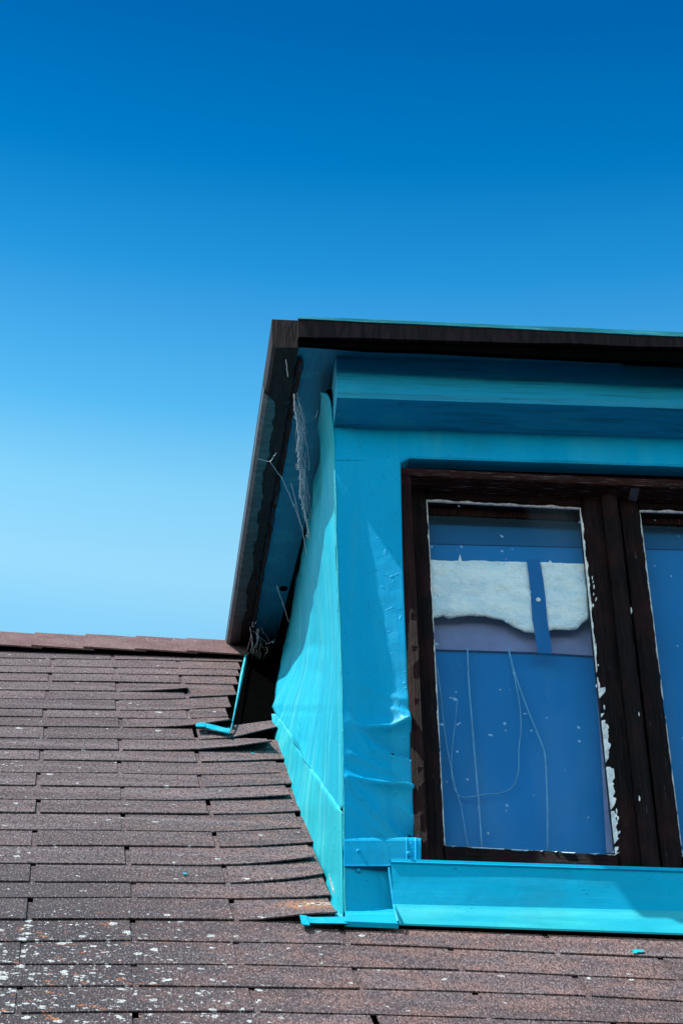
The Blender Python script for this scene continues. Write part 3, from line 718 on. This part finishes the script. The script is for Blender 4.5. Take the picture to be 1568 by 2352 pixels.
# --- loose flashing strip beside the gap
def loose(mf, mi):
    L = [(568,1462,571),(562,1503,570),(551,1552,560),(544,1597,549.5),(537,1635,541),(530,1672,533),(523,1684,527)]
    rows = [[mf(roof(a, py, .016)), mf(roof((a+b)/2, py+.5, .019)), mf(roof(b, py+1, .014))] for a, py, b in L]
    vs, fs = grid(rows); o = mesh('loose_flashing', vs, fs if mi else flip(fs), 'sheet_low', DO); solidify(o, .0015)
    T = [(451,1661),(470,1661),(490,1665),(520,1673),(527,1672)]; B = [(449,1667),(462,1669),(492,1676),(521,1683),(525,1682)]
    rows = [[mf(roof(x, y, .016)) for x, y in T], [mf(roof(x, y, .018)) for x, y in B]]
    vs, fs = grid(rows); o = mesh('flashing_tail', vs, fs if mi else flip(fs), 'sheet', DO); solidify(o, .002)
    rows = [[mf(roof(x, y, .018)) for x, y in ((451,1662),(458,1660),(470,1660))], [mf(roof(x, y, .022)) for x, y in ((449,1668),(458,1669),(471,1669))]]
    vs, fs = grid(rows); o = mesh('tail_fold', vs, fs if mi else flip(fs), 'sheet', DO); solidify(o, .002)
both(loose)
cg = [(754,2006),(760,2003),(766,2010),(770,2028),(772,2046),(768,2056),(762,2046),(757,2028)]
prism('sealant', [roof(x, y, .010) for x, y in cg], NR*.003, 'caulk', DO)
# scrap of cyan metal in the corner under the rake
mesh('metal_scrap', *hexa([soff(x, y, 1.262) for x, y in ((577, 1474), (581, 1478), (592, 1530), (580, 1556), (577, 1545))], [soff(x, y, 1.265) for x, y in ((577, 1474), (581, 1478), (592, 1530), (580, 1556), (577, 1545))]), 'sheet', DO)

# ------------------------------------------------------------------ window
SY, GY = .045, .058
def X_(px, py, y): return onY(px, py, y).x
# outer frame
jx0 = X_(919, 1075, .004); jx1 = X_(948, 1130, .012); jb0 = X_(962, 1960, .004)
zht = zline((945, 1076), (1568, 1104), .006); zhb = zline((945, 1092), (1568, 1122), .006)
zsb = zline((965, 1966), (1568, 1992), SY); 
strip('frame_head', lambda x: [(.006, zht(x)), (.004, zhb(x)+.003), (.006, zhb(x)), (.075, zhb(x)), (.075, zht(x)+.05), (.034, zht(x)+.05), (.03, zht(x))], jx0, RX-jx0, 'head', wob=.0016)
def jamb(mf, mi):
    vs, fs = [], []
    n = 60; rows = []
    for j in range(n+1):
        z = zht(0.13)*(1-j/n)+.13*(j/n); w_ = .0012*nz3(0, z, 0, 30)+.0006*nz3(0, z, 0, 90)
        a, b = jx0-.002, X_(949, 1200, .008)
        rows.append([mf(Vector(p)) for p in ((a, .008, z), (a+.010, .0065+w_, z), (b-.002+w_, .008, z), (b, .012, z), (b, .075, z), (a, .075, z))])
    rows = [r+[r[0]] for r in rows]; vs, fs = grid(rows); mesh('frame_jamb', vs, fs if mi else flip(fs), 'jamb', DO)
both(jamb)
glx0 = (X_(982, 1150, GY)+X_(1018, 1945, GY))/2; glx1 = (X_(1332, 1168, GY)+X_(1411, 1962, GY))/2
ztg = zline((982, 1150), (1332, 1168), GY-.004); zbg = zline((1020, 1943), (1411, 1964), GY-.004)
ox0 = X_(950, 1250, SY); 
# meeting stile positions
sx1 = (X_(1376, 1135, SY)+X_(1470, 1980, SY))/2
zrt = zline((950, 1120), (1380, 1140), SY)
def sash(mf, mi):
    root = None
    def bar(name, prof_pts, along, p0, p1, mat, parent, n=40, wob=.0012):
        rows = []
        for j in range(n+1):
            t = j/n; c = p0.lerp(p1, t); rw = []
            for k, (a, b) in enumerate(prof_pts):
                q = c+(Vector((a, b, 0)) if along == 'z' else Vector((0, b, a)))
                q += Vector((wob*nz3(q.x, q.z, k, 22), wob*nz3(q.z, q.x, k+7, 22), 0)); rw.append(mf(q))
            rows.append(rw+[rw[0]])
        m_ = len(prof_pts); vs, fs = grid(rows); fs += [tuple(range(m_)), tuple(n*(m_+1)+k for k in range(m_))[::-1]]
        return mesh(name, vs, fs if mi else flip(fs), mat, parent)
    zb = .12
    wl_ = glx0-ox0
    st1 = bar('sash_stile', [(0, 0), (wl_*.55, -.002), (wl_-.006, .002), (wl_, .012), (wl_, .03), (0, .03)], 'z', Vector((ox0, SY, zrt(ox0))), Vector((ox0, SY, zb)), 'dark_v', DO)
    wr = sx1-glx1
    bar('sash_stile', [(0, .012), (.006, .002), (wr*.5, -.002), (wr, 0), (wr, .03), (0, .03)], 'z', Vector((glx1, SY, zrt(glx1))), Vector((glx1, SY, zb)), 'dark_v', DO)
    x0_, x1_ = glx0-.001, glx1+.001
    zt0, zt1 = ztg(x0_), ztg(x1_)
    h_ = zrt(x0_)-zt0
    bar('sash_rail', [(0, .012), (.006, .002), (h_, 0), (h_+.02, .002), (h_+.02, .03), (0, .03)][::-1], 'x', Vector((x0_, SY, zt0)), Vector((x1_, SY, zt1)), 'dark_h', DO)
    bar('sash_rail', [(0, .010), (-.008, .0), (-.05, -.002), (-.05, .03), (0, .03)], 'x', Vector((x0_, SY, zbg(x0_)+.0)), Vector((x1_, SY, zbg(x1_)+.0)), 'dark_h', DO)
    pn = mesh('window_pane', [mf(p) for p in (Vector((glx0-.004, GY, zbg(glx0)-.006)), Vector((glx1+.004, GY, zbg(glx1)-.006)), Vector((glx1+.004, GY, zt1+.004)), Vector((glx0-.004, GY, zt0+.004)))], [(0, 1, 2, 3)] if not mi else [(3, 2, 1, 0)], 'glass', st1)
    # crumbling putty round the glass: one flake strip per side
    gy = SY+.0105
    def flakes(p0, p1, nrm, wmax, dens, seed):
        L = (p1-p0).length; n = int(L/.004); vs, fs = [], []
        run = []
        for j in range(n+1):
            t = j/n; q = p0.lerp(p1, t); v = nz3(q.x*1.0+seed, q.z, seed, 38)+.5*nz3(q.z, q.x, seed, 130)
            d_ = dens(t) if callable(dens) else dens
            wid = wmax(t) if callable(wmax) else wmax
            ww = 0 if v < -d_ else min(.0095, wid*(.25+max(0, v+d_*.4)))
            run.append((q, ww))
        for (a, wa), (b, wb_) in zip(run, run[1:]):
            if wa <= 0 and wb_ <= 0: continue
            k = len(vs); jit = nrm*(.0006)
            for q, ww in ((a, wa), (b, wb_)):
                vs += [q-jit+Vector((0, -.001, 0)), q+nrm*ww+Vector((0, -.0022-.0105*min(1, ww/.0075), 0))]
                vs += [q-jit+Vector((0, .002, 0)), q+nrm*ww+Vector((0, .0, 0))]
            fs += [(k, k+4, k+5, k+1), (k, k+2, k+6, k+4), (k+1, k+5, k+7, k+3)]
        vs = [mf(v) for v in vs]
        if vs: 
            o = mesh('putty', vs, fs if not mi else flip(fs), 'putty', st1); o['kind'] = 'stuff'
    BLc, BRc = Vector((glx0, gy, zbg(glx0))), Vector((glx1, gy, zbg(glx1))); TLc, TRc = Vector((glx0, gy, zt0)), Vector((glx1, gy, zt1))
    flakes(TLc, TRc, Vector((0, 0, 1)), .0016, .75, 1)
    lo_h = (lambda t: .0026 if t < .55 else .016) 
    flakes(TLc, BLc, Vector((-1, 0, 0)), (lambda t: .0022) if not mi else lo_h, .55, 2)
    flakes(TRc, BRc, Vector((1, 0, 0)), lo_h if not mi else (lambda t: .003), lambda t: .8 if t < .5 else .25, 3)
    flakes(BLc, BRc, Vector((0, 0, -1)), .024, lambda t: .28 if t < .72 else -.2, 4)
both(sash)
# raised meeting strip between the sashes
ax0, ax1 = (X_(1387, 1135, .03)+X_(1468, 1966, .03))/2, (X_(1424, 1129, .03)+X_(1503, 1966, .03))/2
rows = []
for j in range(70):
    z = zhb(.5)-.004+(.128-zhb(.5))*j/69; w_ = lambda k: .0014*nz3(k, z, 0, 28)+.0008*nz3(k, z, 3, 90)
    rows.append([Vector((ax0+w_(1), .05, z)), Vector((ax0+w_(1), .032, z)), Vector((ax0+.006, .028+w_(2), z)), Vector((ax1-.006, .028+w_(3), z)), Vector((ax1+w_(4), .032, z)), Vector((ax1+w_(4), .06, z))])
vs, fs = grid(rows); mesh('meeting_strip', vs, flip(fs), 'dark_v', DO)
box('meeting_post', (glx1+.02, .07, .1), (RX-glx1-.02, .09, 1.0), 'void', DO)
box('sash_shadow_board', (sx1-.002, SY+.01, .12), (RX-sx1+.002, SY+.02, zrt(.5)), 'dark_v', DO)
for i in range(26):
    if i in (9, 11, 12, 14): continue
    if i < 9: px, py, y, h = 1352+rnd.uniform(0, 16)+(i-4)*1.0, 1325+i*8+rnd.uniform(-4, 4), SY-.0035, rnd.uniform(.002, .006)
    elif i < 16: px, py, y, h = 1435+(i-9)*7.5+rnd.uniform(-14, 14), 1290+(i-9)*90+rnd.uniform(-25, 25), .0235, rnd.uniform(.003, .009)
    else: px, py, y, h = 1360+(i-16)*5.5+rnd.uniform(-2, 14), 1480+(i-16)*48, SY-.0035, rnd.uniform(.002, .008)
    c = onY(px, py, y); w2 = rnd.uniform(.0006, .0014)
    prism('paint_flake', [c+Vector((w2*math.cos(a)*rnd.uniform(.6, 1.3), -.001, h*math.sin(a)*rnd.uniform(.6, 1.2))) for a in [k*math.pi/3.5 for k in range(7)]], (0, .003, 0), 'putty', DO)
# head bolt
c = onY(1456, 1124, .02); box('bolt_keeper', (c.x-.008, .012, c.z-.006), (c.x+.008, .05, c.z+.006), 'steel', DO)
# rear lining of the window bay (closes the attic off)
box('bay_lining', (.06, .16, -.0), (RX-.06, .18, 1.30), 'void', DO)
# ---- inside the window
def bl(px, py, y): return onY(px, py, y)
IY = GY+.022
bd = mesh('reflection_board', [Vector((glx0-.05, IY+.02, .05)), Vector((RX-glx0+.05, IY+.02, .05)), Vector((RX-glx0+.05, IY+.02, 1.02)), Vector((glx0-.05, IY+.02, 1.02))], [(0, 1, 2, 3)], 'blue')  # blue board whose colour stands in for the sky's reflection
solidify(bd, .003, 1); tag(bd, 'flat blue board behind both window panes, coloured as the sky reflected in them', 'blind')
zp1 = zline((985, 1248.5), (1340, 1257), IY+.015); zp0 = zline((985, 1193), (1340, 1205), IY+.008)
pts = lambda x0, x1, za, zb_, y: [Vector((x0, y, za(x0))), Vector((x1, y, za(x1))), Vector((x1, y, zb_(x1))), Vector((x0, y, zb_(x0)))]
pe = prism('soffit_reflection', pts(glx0-.03, RX-glx0+.03, zp1, lambda x: zp0(x)+.07, IY+.015), (0, .003, 0), 'blue2'); tag(pe, 'darker blue band along the top of the blue board, painted as the soffit reflected in the glass', 'reflection')  # darker band stands in for the soffit mirrored in the glass
zr0 = zline((985, 1181), (1335, 1196), IY-.008); 
prism('inner_rail', pts(glx0-.03, RX-glx0+.03, zr0, lambda x: zr0(x)+.06, IY-.008), (0, .012, 0), 'jamb', DO)
zr1 = zline((985, 1194), (1335, 1207), IY+.004)
prism('rail_shade', pts(glx0-.03, RX-glx0+.03, zr1, lambda x: zr1(x)+.06, IY+.0045), (0, .003, 0), 'void', DO)  # black band painted in for the shade below the inner rail
sl1 = [(1331,1197),(1345,1330),(1362,1500),(1378,1700),(1392,1960)]; sl2 = [(1345,1197),(1360,1330),(1380,1500),(1400,1700),(1425,1960)]
vs, fs = grid([[bl(x, y, IY-.004) for x, y in sl1], [bl(x, y, IY-.008) for x, y in sl2]]); o = mesh('inner_lining', vs, fs, 'mauve', DO); solidify(o, .003)
# sunlit patch built as wadding and mauve board; blue strip is the mullion's shadow
MP = [(980,1492),(1000,1491),(1130,1494),(1260,1499),(1358,1506)]
polyb = [(980,1380),(980,1491),(1258,1499),(1259,1500),(1372,1507),(1362,1400),(1350,1350)]
mb = prism('inner_board', [bl(x, y, IY+.012) for x, y in polyb], (0, .004, 0), 'mauve'); tag(mb, 'brown board coloured mauve as if sunlit, behind the left window pane below the white wadding', 'board')  # sunlight on the brown board is put into its mauve colour
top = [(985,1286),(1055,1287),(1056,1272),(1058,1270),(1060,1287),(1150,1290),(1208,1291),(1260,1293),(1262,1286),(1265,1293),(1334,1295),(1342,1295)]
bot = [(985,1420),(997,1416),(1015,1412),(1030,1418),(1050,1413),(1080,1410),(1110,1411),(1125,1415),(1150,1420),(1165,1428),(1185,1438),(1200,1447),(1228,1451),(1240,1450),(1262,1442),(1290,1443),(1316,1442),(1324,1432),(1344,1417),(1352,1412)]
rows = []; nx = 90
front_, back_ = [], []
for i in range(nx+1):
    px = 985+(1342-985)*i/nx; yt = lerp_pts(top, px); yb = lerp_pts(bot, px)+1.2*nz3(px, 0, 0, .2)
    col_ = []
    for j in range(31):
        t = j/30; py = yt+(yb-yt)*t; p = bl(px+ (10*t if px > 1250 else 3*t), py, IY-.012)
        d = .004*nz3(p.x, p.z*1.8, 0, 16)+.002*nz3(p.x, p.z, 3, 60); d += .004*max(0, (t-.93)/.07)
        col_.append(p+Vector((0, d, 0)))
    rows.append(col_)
vs, fs = grid(rows); wo_ = mesh('wadding_sheet', vs, fs, 'wool', None, True); solidify(wo_, .004, -1)  # wadding, its outline cut to the sunlit patch
tag(wo_, 'crinkled white insulation wadding with a wavy lower edge, its outline that of a sunlit patch, behind the left window pane', 'insulation')
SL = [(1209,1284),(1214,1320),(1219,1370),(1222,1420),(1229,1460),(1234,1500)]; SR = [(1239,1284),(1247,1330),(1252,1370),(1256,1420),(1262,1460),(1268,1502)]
vs, fs = grid([[bl(x, y, IY-.016) for x, y in SL], [bl(x, y, IY-.016) for x, y in SR]]); stp = mesh('mullion_shadow', vs, fs, 'blue3'); solidify(stp, .002); tag(stp, 'painted shadow of the window mullion, a blue strip over the white wadding with a pale dot of light', 'shadow')
c = bl(1236, 1377, IY-.0185); mesh('sunlit_dot', [c+Vector((math.cos(a*math.pi/6)*.0042, 0, math.sin(a*math.pi/6)*.005)) for a in range(12)]+[c+Vector((math.cos(a*math.pi/6)*.0042, .002, math.sin(a*math.pi/6)*.005)) for a in range(12)],
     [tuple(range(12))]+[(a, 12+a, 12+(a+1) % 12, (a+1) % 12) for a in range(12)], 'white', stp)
CORD = [
 ('thin pale cord at the left edge of the pane, running straight down', [(1003,1530),(1012,1600),(1020,1680),(1030,1740),(1045,1810),(1058,1850),(1066,1900),(1075,1950)], .0011),
 ('short pale cord bending left beside the leftmost cord', [(1050,1610),(1046,1650),(1040,1700),(1036,1740),(1038,1790)], .0008),
 ('straightest pale cord from the mauve board to the sill', [(1073,1490),(1075,1560),(1082,1640),(1088,1720),(1095,1800),(1101,1870),(1106,1948)], .0016),
 ('curved pale cord looping across the pane low down', [(1169,1500),(1182,1560),(1194,1620),(1197,1680),(1190,1720),(1192,1770),(1180,1810),(1150,1824),(1110,1825),(1080,1832),(1055,1832),(1040,1810),(1036,1770)], .0011),
 ('pale cord on the right that bends and drops straight to the sill', [(1167,1490),(1185,1560),(1215,1640),(1240,1700),(1252,1730),(1255,1800),(1257,1870),(1257,1955)], .0015)]
for lb, pts_, r_ in CORD:
    P = []
    for (a, b), (c_, d_) in zip(pts_, pts_[1:]):
        for k in range(4): P.append((a+(c_-a)*k/4, b+(d_-b)*k/4))
    P.append(pts_[-1])
    for _ in range(3): P = [P[0]]+[((P[i-1][0]+2*P[i][0]+P[i+1][0])/4, (P[i-1][1]+2*P[i][1]+P[i+1][1])/4) for i in range(1, len(P)-1)]+[P[-1]]
    vs, fs = tubes([([bl(x, y, IY+.006) for x, y in P], r_)], 5)
    tag(mesh('hanging_cord', vs, fs, 'cord', None, True), lb, 'cord', 'cords hanging behind the left pane')

# ------------------------------------------------------------------ spider webs
WD = .05
def web_at(px, py, d=0.0): return soff(px, py, 1.262-d-WD)
def jag(p, q, n, amp, d):
    out = []
    for i in range(n+1):
        t = i/n; out.append((p[0]+(q[0]-p[0])*t+(rnd.uniform(-amp, amp) if 0 < i < n else 0), p[1]+(q[1]-p[1])*t+(rnd.uniform(-amp, amp) if 0 < i < n else 0)))
    return [web_at(x, y, d) for x, y in out]
def clump(px, py, d, size, n, P):
    for _ in range(n):
        a, b = rnd.gauss(0, size*.6), rnd.gauss(0, size)
        P.append((jag((px+a, py+b), (px+a+rnd.uniform(-size, size), py+b+rnd.uniform(-size, size)), 3, size*.3, d), rnd.uniform(.00035, .0009)))
P = []
spine = [(674,905),(676,935),(681,965),(685,1000),(683,1035),(686,1065),(690,1100),(688,1135),(696,1160),(700,1190),(706,1215),(711,1235),(712,1265)]
for a, b in zip(spine, spine[1:]): 
    P.append((jag(a, b, 5, 1.6, .01), .00085)); P.append((jag((a[0]+3, a[1]), (b[0]+3, b[1]), 5, 3, .012), .0004))
for k in range(46):
    t = rnd.random(); y0 = 900+t*250; x0 = lerp_pts([(y, x) for x, y in spine], y0)
    y1 = y0+rnd.uniform(25, 90); x1 = lerp_pts([(y, x) for x, y in spine], y1)+rnd.uniform(-4, 22)
    P.append((jag((x0+rnd.uniform(-2, 18), y0), (x1, y1), 5, 2.0, .012), .00022))
for x, y, s, n in ((683,1030,3,9),(682,1070,4,12),(688,1100,3,8),(690,1140,3,8),(694,1165,3,9),(709,1232,4,16),(711,1250,3,8),(680,960,2.5,6),(684,990,2.5,6),(676,940,2,4),(706,1196,2,4)): clump(x, y, .011, s, n, P)
for a, b in (((656,826),(661,865)),((592,1054),(620,1060)),((620,1060),(646,1096)),((646,1096),(675,1160)),((675,1160),(693,1210)),((693,1210),(702,1262)),((620,1060),(634,1040)),((712,1235),(768,1196)),((702,1262),(714,1318)),((668,1110),(693,1212)),((724,960),(730,942))):
    P.append((jag(a, b, 5, .8, .012), .00045))
for x, y in ((620,1060),(647,1097),(675,1160),(693,1208)): clump(x, y, .012, 1.6, 4, P)
P = [(a, b*1.1) for a, b in P]
vs, fs = tubes(P, 3); wb = mesh('spider_web', vs, fs, 'silk'); tag(wb, 'dusty white cobweb strands hanging down the blue soffit beside the dark roof edge', 'cobweb', 'cobwebs under the left overhang')
P = []; WD = .035
seg = [((574,1440),(584,1500)),((584,1500),(592,1515)),((625,1474),(610,1480)),((614,1496),(600,1520)),((600,1520),(585,1545)),((585,1545),(576,1575)),((571,1500),(574,1550)),((574,1550),(571,1580)),((571,1580),(574,1597)),
       ((600,1520),(606,1545)),((606,1545),(613,1556)),((613,1556),(634,1588)),((634,1588),(645,1584)),((634,1588),(630,1602)),((630,1602),(628,1640)),((628,1640),(622,1670)),((568,1610),(566,1625)),((566,1625),(560,1650)),((560,1650),(559,1690)),((580,1450),(610,1475)),((636,1345),(650,1390)),((650,1390),(664,1430))]
for a, b in seg:
    P.append((jag(a, b, 4, 1.0, .012), .0005))
for k in range(26):
    a = (rnd.uniform(572, 600), rnd.uniform(1440, 1520)); b = (a[0]+rnd.uniform(-10, 22), a[1]+rnd.uniform(15, 55)); P.append((jag(a, b, 5, 2.5, .013), .00032))
for x, y, s, n in ((613,1492,3,14),(590,1520,3.5,8),(604,1530,3,10),(610,1550,4.5,26),(573,1592,3,14),(568,1612,2,8),(632,1602,2.5,9),(626,1474,2.5,8),(561,1648,1.5,5),(596,1512,3,8),(580,1435,2.5,5),(587,1430,1.5,4)): clump(x, y, .013, s, n, P)
P = [(a, b*1.1) for a, b in P]
vs, fs = tubes(P, 3); wb = mesh('spider_web', vs, fs, 'silk'); tag(wb, 'tangled clumpy cobweb across the black gap above the curled shingles', 'cobweb', 'cobwebs under the left overhang')

for o in sc.objects:
    if 'wloc' in o: del o['wloc']
